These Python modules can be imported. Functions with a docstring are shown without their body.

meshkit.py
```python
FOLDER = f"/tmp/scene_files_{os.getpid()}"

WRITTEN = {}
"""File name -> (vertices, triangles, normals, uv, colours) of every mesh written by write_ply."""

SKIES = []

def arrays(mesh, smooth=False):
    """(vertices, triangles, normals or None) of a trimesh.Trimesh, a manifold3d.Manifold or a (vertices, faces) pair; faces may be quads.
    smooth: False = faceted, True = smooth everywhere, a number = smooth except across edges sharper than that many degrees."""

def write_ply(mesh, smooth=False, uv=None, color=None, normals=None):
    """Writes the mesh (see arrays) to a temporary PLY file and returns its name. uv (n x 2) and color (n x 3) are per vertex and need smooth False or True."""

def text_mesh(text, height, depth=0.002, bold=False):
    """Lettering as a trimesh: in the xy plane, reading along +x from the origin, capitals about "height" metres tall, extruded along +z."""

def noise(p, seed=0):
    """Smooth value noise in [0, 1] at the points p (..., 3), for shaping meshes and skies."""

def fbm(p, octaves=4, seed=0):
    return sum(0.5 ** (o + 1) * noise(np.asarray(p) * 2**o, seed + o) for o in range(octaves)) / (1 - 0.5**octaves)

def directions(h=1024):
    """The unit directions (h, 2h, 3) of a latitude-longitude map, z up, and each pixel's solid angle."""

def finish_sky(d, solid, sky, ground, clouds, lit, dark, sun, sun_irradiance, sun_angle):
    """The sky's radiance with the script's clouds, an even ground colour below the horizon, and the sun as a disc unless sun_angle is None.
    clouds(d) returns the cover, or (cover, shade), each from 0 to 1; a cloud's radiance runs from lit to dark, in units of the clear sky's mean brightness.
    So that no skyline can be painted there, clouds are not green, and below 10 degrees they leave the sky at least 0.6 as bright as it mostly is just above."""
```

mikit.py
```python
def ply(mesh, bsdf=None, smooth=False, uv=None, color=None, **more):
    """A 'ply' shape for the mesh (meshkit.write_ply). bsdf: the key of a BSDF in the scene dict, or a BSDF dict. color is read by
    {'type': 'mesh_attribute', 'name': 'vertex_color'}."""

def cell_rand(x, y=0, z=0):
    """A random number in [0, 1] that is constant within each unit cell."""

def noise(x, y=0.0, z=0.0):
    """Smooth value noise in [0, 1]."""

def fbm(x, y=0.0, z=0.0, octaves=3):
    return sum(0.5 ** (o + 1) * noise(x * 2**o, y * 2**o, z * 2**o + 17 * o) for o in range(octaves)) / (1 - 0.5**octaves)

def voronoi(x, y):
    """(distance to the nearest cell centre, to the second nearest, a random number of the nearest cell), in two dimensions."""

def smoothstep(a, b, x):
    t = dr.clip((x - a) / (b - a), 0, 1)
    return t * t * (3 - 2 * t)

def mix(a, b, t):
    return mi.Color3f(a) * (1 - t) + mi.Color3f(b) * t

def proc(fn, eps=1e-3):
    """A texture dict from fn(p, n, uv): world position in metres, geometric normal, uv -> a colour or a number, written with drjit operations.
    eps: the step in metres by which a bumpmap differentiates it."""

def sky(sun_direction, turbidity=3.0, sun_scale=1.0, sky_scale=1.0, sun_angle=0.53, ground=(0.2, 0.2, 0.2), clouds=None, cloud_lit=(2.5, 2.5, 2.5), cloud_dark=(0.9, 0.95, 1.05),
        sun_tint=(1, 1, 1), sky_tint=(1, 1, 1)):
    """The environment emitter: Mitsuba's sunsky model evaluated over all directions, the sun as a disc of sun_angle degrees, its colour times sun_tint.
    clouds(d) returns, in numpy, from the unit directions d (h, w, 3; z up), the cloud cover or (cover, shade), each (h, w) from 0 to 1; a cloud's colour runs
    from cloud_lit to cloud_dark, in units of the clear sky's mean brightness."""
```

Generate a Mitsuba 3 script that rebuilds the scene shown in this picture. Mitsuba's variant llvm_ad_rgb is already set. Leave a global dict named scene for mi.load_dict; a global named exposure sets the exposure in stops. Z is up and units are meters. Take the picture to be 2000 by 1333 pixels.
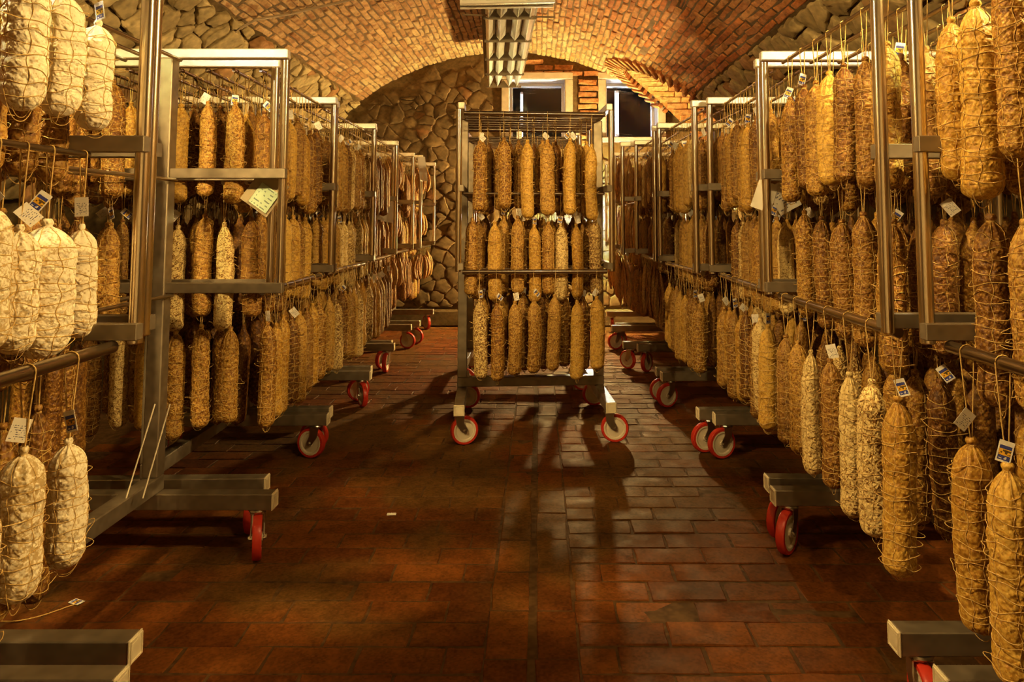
import math, random
import numpy as np
import trimesh
import drjit as dr
import mitsuba as mi
import mikit, meshkit
from mikit import proc, fbm, noise, smoothstep, mix, cell_rand
from scipy.spatial import Voronoi
from shapely.geometry import Polygon, box as sbox

T = mi.ScalarTransform4f
rng = random.Random(7)
nrg = np.random.default_rng(7)
scene, labels = {}, {}

# ---------------------------------------------------------------- camera, lamps, exposure
PITCH = 0.0724
scene['camera'] = {
    'type': 'perspective', 'fov_axis': 'x', 'fov': math.degrees(2 * math.atan(1000 / 1400.0)),
    'principal_point_offset_x': -0.026, 'principal_point_offset_y': 0.2536,
    'near_clip': 0.05, 'far_clip': 60.0,
    'to_world': T().look_at(origin=[0, 0, 1.3], target=[0, math.cos(PITCH), 1.3 + math.sin(PITCH)], up=[0, 0, 1]),
}
exposure = -0.8
WARM = np.array([1.0, 0.66, 0.235])
# name -> (position, radius, strength, label)
LAMPS = {
    'left': ((-1.62, 1.42, 2.48), 0.05, 6500, 'bulb under a tin shade hanging over the first left-hand rack'),
    'right': ((1.66, 1.42, 2.48), 0.05, 6500, 'bulb under a tin shade hanging over the first right-hand rack'),
    'front': ((0.42, 1.45, 2.72), 0.05, 1500, 'bulb under a tin shade hanging over the aisle, nearest the viewer'),
    'back': ((0.66, 8.66, 1.34), 0.05, 17000, 'bare bulb lamp on a floor stand between the middle rack and the end wall'),
}
BLUE_TUBE = (40.0, 48.0, 66.0)

# ---------------------------------------------------------------- small mesh kit (vertices, faces)
def cat(parts):
    vs, fs, n = [], [], 0
    for v, f in parts:
        v = np.asarray(v, float); f = np.asarray(f, int)
        vs.append(v); fs.append(f + n); n += len(v)
    return np.vstack(vs), np.vstack(fs)

def grid_faces(nu, nv, closed_u=False):
    """nv rows of nu columns -> triangles"""
    u = np.arange(nu if closed_u else nu - 1)
    a = (np.arange(nv - 1)[:, None] * nu + u[None]).ravel()
    b = (np.arange(nv - 1)[:, None] * nu + ((u + 1) % nu)[None]).ravel()
    return np.vstack([np.stack([a, b, b + nu], 1), np.stack([a, b + nu, a + nu], 1)])

def box(x0, x1, y0, y1, z0, z1, c=0.0):
    """box, chamfered by c on all edges"""
    if c <= 0:
        v = np.array([[x, y, z] for x in (x0, x1) for y in (y0, y1) for z in (z0, z1)], float)
        f = np.array([[0, 1, 3], [0, 3, 2], [4, 6, 7], [4, 7, 5], [0, 4, 5], [0, 5, 1], [2, 3, 7], [2, 7, 6], [0, 2, 6], [0, 6, 4], [1, 5, 7], [1, 7, 3]])
        return v, f
    p = []
    for sx in (0, 1):
        for sy in (0, 1):
            for sz in (0, 1):
                q = np.array([(x0, x1)[sx], (y0, y1)[sy], (z0, z1)[sz]], float)
                d = np.array([1 - 2 * sx, 1 - 2 * sy, 1 - 2 * sz]) * c
                for k in range(3):
                    e = d.copy(); e[k] = 0
                    p.append(q + e)
    m = trimesh.convex.convex_hull(np.array(p))
    return np.array(m.vertices), np.array(m.faces)

def frames(path, closed=False):
    path = np.asarray(path, float)
    if closed:
        t = np.roll(path, -1, 0) - np.roll(path, 1, 0)
    else:
        t = np.gradient(path, axis=0)
    t /= np.linalg.norm(t, axis=1, keepdims=True) + 1e-12
    ref = np.array([0.31, 0.17, 0.93]) if abs(t[:, 2]).mean() < 0.8 else np.array([0.9, 0.3, 0.1])
    a = np.cross(t, ref); a /= np.linalg.norm(a, axis=1, keepdims=True) + 1e-12
    return a, np.cross(t, a)

def sweep(path, r, n=8, closed=False, caps=True):
    path = np.asarray(path, float)
    a, b = frames(path, closed)
    ang = np.arange(n) * 2 * math.pi / n
    rr = np.broadcast_to(np.asarray(r, float), (len(path),))[:, None, None]
    v = path[:, None] + rr * (a[:, None] * np.cos(ang)[None, :, None] + b[:, None] * np.sin(ang)[None, :, None])
    m = len(path)
    v = v.reshape(-1, 3)
    f = grid_faces(n, m, True)
    if closed:
        k = np.arange(n); a0 = (m - 1) * n + k; b0 = (m - 1) * n + (k + 1) % n
        f = np.vstack([f, np.stack([a0, b0, (k + 1) % n], 1), np.stack([a0, (k + 1) % n, k], 1)])
    elif caps:
        k = np.arange(1, n - 1)
        f = np.vstack([f, np.stack([k * 0, k + 1, k], 1), (m - 1) * n + np.stack([k * 0, k, k + 1], 1)])
    return v, f

def tube(p0, p1, r, n=12, c=0.0):
    p0, p1 = np.asarray(p0, float), np.asarray(p1, float)
    if c:
        d = (p1 - p0) / np.linalg.norm(p1 - p0) * c
        return sweep([p0, p0 + d, p1 - d, p1], [r - c, r, r, r - c], n)
    return sweep([p0, p1], r, n)

def lathe(prof, n=24, axis='x', closed=True):
    """prof: list of (r, h); revolved around the axis"""
    prof = np.asarray(prof, float)
    ang = np.arange(n) * 2 * math.pi / n
    r, hgt = prof[:, 0][:, None], prof[:, 1][:, None]
    c, s = r * np.cos(ang), r * np.sin(ang)
    h2 = hgt + 0 * c
    v = np.stack([h2, c, s] if axis == 'x' else [c, s, h2], -1).reshape(-1, 3)
    return v, grid_faces(n, len(prof), True)

def moved(m, M):
    v, f = m
    return v @ np.asarray(M)[:3, :3].T + np.asarray(M)[:3, 3], f

def rz(a):
    c, s = math.cos(a), math.sin(a)
    return np.array([[c, -s, 0, 0], [s, c, 0, 0], [0, 0, 1, 0], [0, 0, 0, 1.0]])

def rx(a):
    c, s = math.cos(a), math.sin(a)
    return np.array([[1, 0, 0, 0], [0, c, -s, 0], [0, s, c, 0], [0, 0, 0, 1.0]])

def ry(a):
    c, s = math.cos(a), math.sin(a)
    return np.array([[c, 0, s, 0], [0, 1, 0, 0], [-s, 0, c, 0], [0, 0, 0, 1.0]])

def tr(x, y, z):
    m = np.eye(4); m[:3, 3] = (x, y, z); return m

def sc(x, y, z):
    return np.diag([x, y, z, 1.0])

def PLY(mesh, bsdf, smooth=False, uv=None):
    return mikit.ply((np.asarray(mesh[0]), np.asarray(mesh[1])), bsdf, smooth=smooth, uv=uv)

used = {}
def numbered(name):
    n = used.get(name, 0); used[name] = n + 1
    return name if n == 0 else f'{name}_{n:03d}'

def put(key, ply, M=None):
    d = dict(ply)
    if M is not None:
        d['to_world'] = T(np.asarray(M).tolist())
    scene[key] = d
    return key

def add(parent, name, ply, M=None, label=None, kind=None):
    key = numbered(f'{parent}__{name}' if parent else name)
    put(key, ply, M)
    if label or kind:
        labels[key] = {}
        if label: labels[key]['label'] = label
        if kind: labels[key]['kind'] = kind
    return key

def thing(name, label, cat_, group=None, kind=None):
    key = numbered(name)
    labels[key] = {'label': label, 'category': cat_}
    if group: labels[key]['group'] = group
    if kind: labels[key]['kind'] = kind
    return key

ORD = 'first second third fourth fifth sixth seventh eighth ninth tenth eleventh twelfth thirteenth fourteenth fifteenth sixteenth seventeenth eighteenth'.split()

# ---------------------------------------------------------------- materials
def mat(name, **k):
    scene[name] = {'type': 'twosided', 'bsdf': {'type': 'principled', **k}}

def rgb(*c):
    return {'type': 'rgb', 'value': list(c)}

def C(*c):
    return mi.Color3f(*c)

def f_vault(p, n, uv):
    g = fbm(p.x * 34, p.y * 34, p.z * 34, 3)
    big = fbm(p.x * 0.9 + 5, p.y * 0.9, p.z * 0.9 + 3, 2)
    side = smoothstep(-0.5, 1.0, p.x + (big - 0.5) * 1.6)          # greyer, weathered brick in one half, redder in the other
    red = mix(C(0.40, 0.115, 0.028), C(0.58, 0.225, 0.062), uv.x)
    tan = mix(C(0.32, 0.18, 0.085), C(0.52, 0.33, 0.165), uv.x)
    base = mix(tan, red, side * (0.45 + 0.55 * uv.y))
    lime = smoothstep(0.50, 0.66, fbm(p.x * 11, p.y * 11, p.z * 11, 3))
    base = mix(base, C(0.50, 0.37, 0.22), lime * (0.55 - 0.38 * side))
    fine = fbm(p.x * 75, p.y * 75, p.z * 75, 2)
    base = mix(base, C(0.20, 0.075, 0.025), smoothstep(0.56, 0.68, fbm(p.x * 17 + 4, p.y * 17, p.z * 17, 2)) * 0.6)
    return base * (0.30 + 0.75 * g + 0.60 * fine)
mat('vault_brick', base_color=proc(f_vault), roughness=0.9, specular=0.2)

def f_mortar(p, n, uv):
    g = fbm(p.x * 40, p.y * 40, p.z * 40, 3)
    return mix(C(0.07, 0.045, 0.028), C(0.20, 0.14, 0.085), g)
def f_wmortar(p, n, uv):
    g = fbm(p.x * 30, p.y * 30, p.z * 30, 3)
    return mix(C(0.040, 0.025, 0.010), C(0.150, 0.100, 0.045), g) * (0.55 + 0.9 * fbm(p.x * 4, p.y * 4, p.z * 4, 2))
mat('wall_mortar', base_color=proc(f_wmortar), roughness=0.95, specular=0.1)
mat('mortar', base_color=proc(f_mortar), roughness=0.95, specular=0.1)

def f_stone(p, n, uv):
    g = fbm(p.x * 24, p.y * 24, p.z * 24, 3)
    base = mix(C(0.080, 0.050, 0.020), C(0.160, 0.105, 0.045), uv.x)
    base = mix(base, C(0.26, 0.105, 0.035), smoothstep(0.90, 0.97, uv.y) * 0.6)
    vein = smoothstep(0.46, 0.60, fbm(p.x * 5 + 3, p.y * 5, p.z * 5, 3))          # old mortar smeared over the faces
    base = mix(base, C(0.125, 0.082, 0.036), vein * 0.9)
    return base * (0.35 + 1.1 * g) * (0.55 + 0.9 * fbm(p.x * 4, p.y * 4, p.z * 4, 2))
mat('stone', base_color=proc(f_stone), roughness=0.85, specular=0.25)

def f_floor(p, n, uv):
    g = fbm(p.x * 26, p.y * 26, 1.0, 3)
    d = fbm(p.x * 2.3 + 9, p.y * 2.3, 4.0, 3)
    base = mix(C(0.068, 0.0175, 0.003), C(0.116, 0.034, 0.006), uv.x)
    base = mix(base, C(0.078, 0.036, 0.009), smoothstep(0.38, 0.66, d) * 0.85)       # trodden-in dust patches
    fine = fbm(p.x * 120, p.y * 120, 2.0, 2)
    return base * (0.42 + 0.62 * g + 0.62 * fine)
def r_floor(p, n, uv):
    return 0.62 + 0.3 * fbm(p.x * 14, p.y * 14, 0.0, 2)
mat('floor_brick', base_color=proc(f_floor), roughness=proc(r_floor), specular=0.10)

def f_joint(p, n, uv):
    g = fbm(p.x * 50, p.y * 50, 0.0, 2)
    return mix(C(0.035, 0.015, 0.005), C(0.09, 0.045, 0.016), g)
mat('floor_joint', base_color=proc(f_joint), roughness=0.9, specular=0.15)

def f_plaster(p, n, uv):
    g = fbm(p.x * 18, p.y * 18, p.z * 18, 3)
    return mix(C(0.40, 0.33, 0.24), C(0.60, 0.52, 0.40), g)
mat('plaster', base_color=proc(f_plaster), roughness=0.9, specular=0.2)

mat('steel', base_color=rgb(0.86, 0.77, 0.62), metallic=1.0, roughness=0.17)
mat('steel_rail', base_color=rgb(0.46, 0.40, 0.34), metallic=1.0, roughness=0.22)
def f_sheet(p, n, uv):
    g = fbm(p.x * 30, p.y * 30, p.z * 30, 2)
    return C(0.30, 0.25, 0.185) * (0.7 + 0.5 * g)
mat('steel_sheet', base_color=proc(f_sheet), metallic=0.75, roughness=0.46, specular=0.5)
mat('arm_steel', base_color=rgb(0.66, 0.59, 0.47), metallic=0.55, roughness=0.42, specular=0.5)
mat('fork_steel', base_color=rgb(0.55, 0.50, 0.43), metallic=1.0, roughness=0.28)
mat('cap_plastic', base_color=rgb(0.74, 0.66, 0.47), roughness=0.5, specular=0.4)
mat('tyre_red', base_color=rgb(0.55, 0.035, 0.02), roughness=0.35, specular=0.5)
mat('hub_cream', base_color=rgb(0.66, 0.58, 0.45), roughness=0.45, specular=0.4)
def f_twine(p, n, uv):
    g = noise(p.x * 160, p.y * 160, p.z * 160)
    return mix(C(0.42, 0.265, 0.08), C(0.66, 0.47, 0.19), g)
mat('twine', base_color=proc(f_twine), roughness=0.85, specular=0.2)
mat('aluminium', base_color=rgb(0.80, 0.77, 0.70), metallic=0.6, roughness=0.4, specular=0.5)
mat('plate_dark', base_color=rgb(0.16, 0.13, 0.09), metallic=0.5, roughness=0.5)
mat('dark_tray', base_color=rgb(0.12, 0.09, 0.06), roughness=0.7)
mat('conduit', base_color=rgb(0.30, 0.22, 0.14), roughness=0.6)
mat('white_paint', base_color=rgb(0.78, 0.76, 0.72), roughness=0.6)
mat('room_green', base_color=rgb(0.24, 0.25, 0.19), roughness=0.9, specular=0.1)
mat('web', base_color=rgb(0.75, 0.75, 0.75), roughness=0.9)
mat('paper', base_color=rgb(0.78, 0.75, 0.68), roughness=0.8)
mat('black_plastic', base_color=rgb(0.03, 0.03, 0.03), roughness=0.5)
scene['glass'] = {'type': 'thindielectric', 'int_ior': 1.5}

def salami_colour(lo, hi, mould, amount, lift):
    lo, hi, mould = C(*lo), C(*hi), C(*mould)
    def f(p, n, uv):
        tone = noise(p.x * 7.3, p.y * 7.3, p.z * 1.1)
        g = fbm(p.x * 150, p.y * 150, p.z * 95, 2)
        base = mix(lo, hi, dr.clip(0.5 + 1.5 * (g - 0.5) + 0.9 * (tone - 0.5), 0, 1))
        m = smoothstep(lift, lift + 0.22, fbm(p.x * 300 + 7, p.y * 300, p.z * 230, 2) * 0.6 + 0.40 * g + 0.30 * (tone - 0.5))
        return mix(base, mould, m * amount)
    return f
def h_skin(p, n, uv):
    return fbm(p.x * 150, p.y * 150, p.z * 120, 2)
def skin(name, colour, rough, spec, relief):
    scene[name] = {'type': 'twosided', 'bsdf': {'type': 'bumpmap', 'arbitrary': proc(h_skin, 0.0015), 'scale': relief,
                   'bsdf': {'type': 'principled', 'base_color': proc(colour), 'roughness': rough, 'specular': spec}}}
skin('salami_gold', salami_colour((0.100, 0.032, 0.003), (0.35, 0.158, 0.019), (0.54, 0.34, 0.080), 0.75, 0.45), 0.55, 0.4, 0.006)
skin('salami_brown', salami_colour((0.070, 0.022, 0.003), (0.24, 0.098, 0.012), (0.42, 0.25, 0.060), 0.6, 0.47), 0.55, 0.4, 0.006)
skin('salami_tan', salami_colour((0.26, 0.115, 0.013), (0.55, 0.30, 0.040), (0.68, 0.48, 0.12), 0.55, 0.45), 0.55, 0.4, 0.005)
skin('salami_patchy', salami_colour((0.11, 0.040, 0.006), (0.36, 0.18, 0.032), (0.78, 0.62, 0.29), 0.95, 0.38), 0.65, 0.3, 0.007)
skin('salami_white', salami_colour((0.46, 0.33, 0.15), (0.78, 0.65, 0.41), (0.90, 0.82, 0.63), 0.9, 0.34), 0.8, 0.25, 0.006)
skin('sausage_dark', salami_colour((0.14, 0.05, 0.01), (0.38, 0.17, 0.035), (0.60, 0.41, 0.15), 0.6, 0.45), 0.5, 0.4, 0.004)
LOOK = {'salami_gold': 'golden-brown', 'salami_brown': 'dark brown', 'salami_tan': 'pale tan', 'salami_patchy': 'mould-speckled', 'salami_white': 'white-moulded'}

def f_tag(p, n, uv):
    inb = (uv.x > 0.10) & (uv.x < 0.90) & (uv.y > 0.10) & (uv.y < 0.78)
    pic = dr.select((uv.y > 0.32) & (uv.y < 0.62), C(0.75, 0.42, 0.04), C(0.04, 0.05, 0.26))
    dark = smoothstep(0.5, 0.56, noise(uv.x * 7, uv.y * 9, 3.0))
    pic = dr.select((uv.y > 0.36) & (uv.y < 0.58), mix(pic, C(0.10, 0.06, 0.02), dark), pic)
    word = (uv.y > 0.15) & (uv.y < 0.27) & (uv.x > 0.18) & (uv.x < 0.82) & (cell_rand(uv.x * 16, uv.y * 15) > 0.5)
    pic = dr.select(word, C(0.75, 0.75, 0.8), pic)
    return dr.select(inb, pic, C(0.82, 0.80, 0.76))
mat('tag_print', base_color=proc(f_tag), roughness=0.5, specular=0.4)
def f_slip(p, n, uv):
    line = (cell_rand(uv.x * 22, uv.y * 11, 5) > 0.55) & (dr.abs(uv.y * 11 - dr.floor(uv.y * 11) - 0.5) < 0.22) & (uv.x > 0.1) & (uv.x < 0.9) & (uv.y > 0.1) & (uv.y < 0.75)
    return dr.select(line, C(0.18, 0.17, 0.22), C(0.80, 0.77, 0.70))
mat('tag_slip', base_color=proc(f_slip), roughness=0.7)
def f_card(p, n, uv):
    line = (cell_rand(uv.x * 12, uv.y * 6, 5) > 0.45) & (dr.abs(uv.y * 6 - dr.floor(uv.y * 6) - 0.5) < 0.16) & (uv.x > 0.12) & (uv.x < 0.88)
    return dr.select(line, C(0.16, 0.22, 0.18), C(0.46, 0.56, 0.40))
mat('green_card', base_color=proc(f_card), roughness=0.6)
mat('sleeve', base_color=rgb(0.36, 0.30, 0.20), roughness=0.3, specular=0.6)

# ---------------------------------------------------------------- the vaulted room
X0, Z0, RV = -0.40, 0.37, 3.05
YB, YF = 8.95, -2.6
TH_R, TH_L = math.radians(47.9), math.radians(127.0)
NY, NZ, NR = 8.30, 2.45, 0.62            # the arched niche cut into the vault: axis along x

def vault(th, y, inset=0.0):
    r = RV - inset
    return np.stack([X0 + r * np.cos(th), np.asarray(y, float) + 0 * th, Z0 + r * np.sin(th)], -1)

def in_niche(x, y, z, r):
    return (x > 0.6) & (((y - NY) ** 2 + (z - NZ) ** 2 < r * r) & (z > NZ) | (np.abs(y - NY) < r) & (z <= NZ) & (z > 1.9))

def vault_bed(th0, th1, nth):
    ys = np.concatenate([np.linspace(YF, 7.2, 30), np.linspace(7.2, YB, 60)[1:]])
    th = np.linspace(th0, th1, nth)
    TH, YY = np.meshgrid(th, ys)
    v = vault(TH.ravel(), YY.ravel())
    f = grid_faces(nth, len(ys))
    c = v[f].mean(1)
    return v, f[~in_niche(c[:, 0], c[:, 1], c[:, 2], 0.66)]

scene['ceiling'] = PLY(vault_bed(TH_R, TH_L, 120), 'mortar')
labels['ceiling'] = {'label': 'brick barrel vault over the cellar', 'kind': 'structure'}
def side_wall(th0, th1, x, flip):
    a = vault_bed(th0, th1, 110)
    ys = np.linspace(YF, YB, 8); zs = np.linspace(0, vault(np.array([0.0]), 0)[0, 2] + 0.0, 3)
    YY, ZZ = np.meshgrid(ys, zs)
    return cat([a, (np.stack([x + 0 * YY, YY, ZZ], -1).reshape(-1, 3), grid_faces(8, 3))])
scene['wall_right'] = PLY(side_wall(0.0, TH_R, X0 + RV, 1), 'wall_mortar')
labels['wall_right'] = {'label': 'rubble stone haunch of the vault behind the right row of racks', 'kind': 'structure'}
scene['wall_left'] = PLY(side_wall(TH_L, math.pi, X0 - RV, 1), 'wall_mortar')
labels['wall_left'] = {'label': 'rubble stone haunch of the vault behind the left row of racks', 'kind': 'structure'}

# windows in the back wall: (x0, x1, z0, z1)
WIN = [(-0.37, 0.33, 2.34, 3.07), (0.85, 1.50, 2.34, 3.07)]
def wall_end(y, holes):
    th = np.linspace(0, math.pi, 80)
    poly = Polygon([(X0 + (RV + 0.02) * math.cos(t), Z0 + (RV + 0.02) * math.sin(t)) for t in th] + [(X0 - RV - 0.02, -0.02), (X0 + RV + 0.02, -0.02)])
    for x0, x1, z0, z1 in holes:
        poly = poly.difference(sbox(x0, z0, x1, z1))
    m = trimesh.creation.triangulate_polygon(poly, engine='earcut')
    v = np.stack([m[0][:, 0], np.full(len(m[0]), y), m[0][:, 1]], -1)
    return v, m[1]
scene['wall_back'] = PLY(wall_end(YB, WIN), 'wall_mortar')
labels['wall_back'] = {'label': 'rough stone end wall of the cellar with two small windows', 'kind': 'structure'}
scene['wall_front'] = PLY(wall_end(YF, []), 'plaster')
labels['wall_front'] = {'label': 'plastered wall closing the cellar behind the viewer', 'kind': 'structure'}

# --- bricks and stones -------------------------------------------------------
def rough_block(lx, ly, h, seed, chamfer=0.006, jit=0.004):
    """open-bottomed brick: centred in x, y, top at z = h, sides down to z = 0; uneven corners"""
    g = np.random.default_rng(seed)
    def ring(ax, ay, z, n=8):
        pts = [(-ax, -ay), (0, -ay), (ax, -ay), (ax, 0), (ax, ay), (0, ay), (-ax, ay), (-ax, 0)]
        return np.array([(x, y, z) for x, y in pts])
    j = g.normal(0, jit, (8, 2))
    a = ring(lx / 2, ly / 2, 0.0); b = ring(lx / 2, ly / 2, h - chamfer); c = ring(lx / 2 - chamfer, ly / 2 - chamfer, h)
    a[:, :2] += j; b[:, :2] += j; c[:, :2] += j * 1.3
    c[:, 2] += g.normal(0, jit * 0.35, 8)
    v = np.vstack([a, b, c, [[0, 0, h + g.normal(0, jit * 0.3)]]])
    f = list(grid_faces(8, 3, True))
    for k in range(8):
        f.append([16 + k, 16 + (k + 1) % 8, 24])
    return v, np.array(f)

def block_set(n, lx, ly, h, bsdf, seed, chamfer, jit, tones=5):
    out = []
    for k in range(n):
        m = rough_block(lx, ly, h, seed + k, chamfer, jit)
        g = np.random.default_rng(seed * 31 + k)
        out.append((m, (g.random(), g.random())))
    return out, [PLY(m, bsdf, uv=np.tile([a], (len(m[0]), 1))) for m, a in out]

def lay(parent, name, protos, plys, mats, bsdf, most=300):
    """mats: list of (rank, M); the first `most` become parts, the rest one joined part"""
    mats = sorted(mats, key=lambda m: m[0])
    g = random.Random(len(mats))
    rest, ruv = [], []
    for i, (_, M) in enumerate(mats):
        k = g.randrange(len(protos))
        if i < most:
            add(parent, name, plys[k], M)
        else:
            m = moved(protos[k][0], M); rest.append(m)
            ruv.append(np.tile([[g.random(), g.random()]], (len(m[0]), 1)))
    if rest:
        add(parent, name, PLY(cat(rest), bsdf, uv=np.vstack(ruv)), kind='stuff')

def basis(o, ex, ey, ez):
    M = np.eye(4); M[:3, 0], M[:3, 1], M[:3, 2], M[:3, 3] = ex, ey, ez, o
    return M

def vault_basis(th, y, inset=0.0):
    c, s = math.cos(th), math.sin(th)
    o = np.array([X0 + (RV - inset) * c, y, Z0 + (RV - inset) * s])
    return basis(o, (0, 1, 0), (-s, c, 0) if False else (-s, 0, c), (-c, 0, -s))

BL, BT = 0.315, 0.0595            # vault brick pitch: along the axis, along the arc
vb, vbp = block_set(22, BL - 0.022, BT - 0.0085, 0.026, 'vault_brick', 100, 0.007, 0.0042)
mats = []
nc = int((TH_L - TH_R) * RV / BT)
for i in range(nc):
    th = TH_R + (i + 0.5) * (TH_L - TH_R) / nc
    z = Z0 + RV * math.sin(th)
    y0 = max(3.6, min(6.2, (z - 1.3) * 1400 / 560.0))
    off = rng.random() * BL
    y = y0 + off - BL
    while y < YB - 0.1:
        y += BL
        yy = min(y, YB - 0.15)
        P = vault(np.array([th]), yy)[0]
        if in_niche(P[0], P[1], P[2], 0.72): continue
        mats.append((yy + 0.35 * abs(P[0]), vault_basis(th + rng.gauss(0, 0.0007), yy, rng.gauss(-0.017, 0.0035)) @ rz(rng.gauss(0, 0.024)) @ sc(rng.uniform(0.90, 1.03), rng.uniform(0.90, 1.04), 1)))
lay('ceiling', 'brick', vb, vbp, mats, 'vault_brick')

# the arched niche: ring of bricks set on edge, soffit and closing wall
ring, ringp = block_set(8, 0.25, 0.044, 0.075, 'vault_brick', 300, 0.006, 0.003)
for k in range(30):
    ph = math.pi * (k + 0.5) / 30
    y, z = NY - NR * math.cos(ph), NZ + NR * math.sin(ph)
    if y > YB - 0.06: continue
    th = math.asin((z - Z0) / RV)
    n = np.array([-math.cos(th), 0, -math.sin(th)])
    er = np.array([0, -math.cos(ph), math.sin(ph)]); er = er - n * (er @ n); er /= np.linalg.norm(er)
    add('ceiling', 'arch_brick', ringp[k % 8], basis(vault(np.array([th]), y)[0] + er * 0.13 - n * 0.03, er, np.cross(n, er), n))
ph = np.linspace(-0.9, math.pi + 0.9, 60)
def niche_yz(ph):
    lo = ph < 0; hi = ph > math.pi
    y = np.where(lo, NY - NR, np.where(hi, NY + NR, NY - NR * np.cos(ph)))
    z = np.where(lo, NZ + ph * 0.6, np.where(hi, NZ - (ph - math.pi) * 0.6, NZ + NR * np.sin(ph)))
    return y, z
ny_, nz_ = niche_yz(ph)
xs_ = X0 + np.sqrt(RV ** 2 - (nz_ - Z0) ** 2)
rows = []
for t in np.linspace(0, 1, 5):
    rows.append(np.stack([xs_ + 0.02 + t * (3.6 - xs_), ny_, nz_], -1))
niche = (np.vstack(rows), grid_faces(60, 5))
back = (np.vstack([rows[-1], [[3.6, NY, 2.0]]]), np.array([[k, k + 1, 60] for k in range(59)]))
add('ceiling', 'niche_soffit', PLY(cat([niche, back]), 'vault_brick', uv=np.tile([[0.3, 0.6]], (60 * 5 + 61, 1))))
sof, sofp = block_set(6, 0.25, 0.075, 0.014, 'vault_brick', 340, 0.004, 0.002)
for k in range(24):
    a = math.pi * (k + 0.5) / 24
    y, z = NY - NR * math.cos(a), NZ + NR * math.sin(a)
    xv = X0 + math.sqrt(RV ** 2 - (z - Z0) ** 2)
    for j in range(3):
        add('ceiling', 'soffit_brick', sofp[(k + 3 * j) % 6], basis((xv + 0.185 + 0.262 * j, y, z), (1, 0, 0), (0, math.sin(a), math.cos(a)), (0, math.cos(a), -math.sin(a))))

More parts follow.
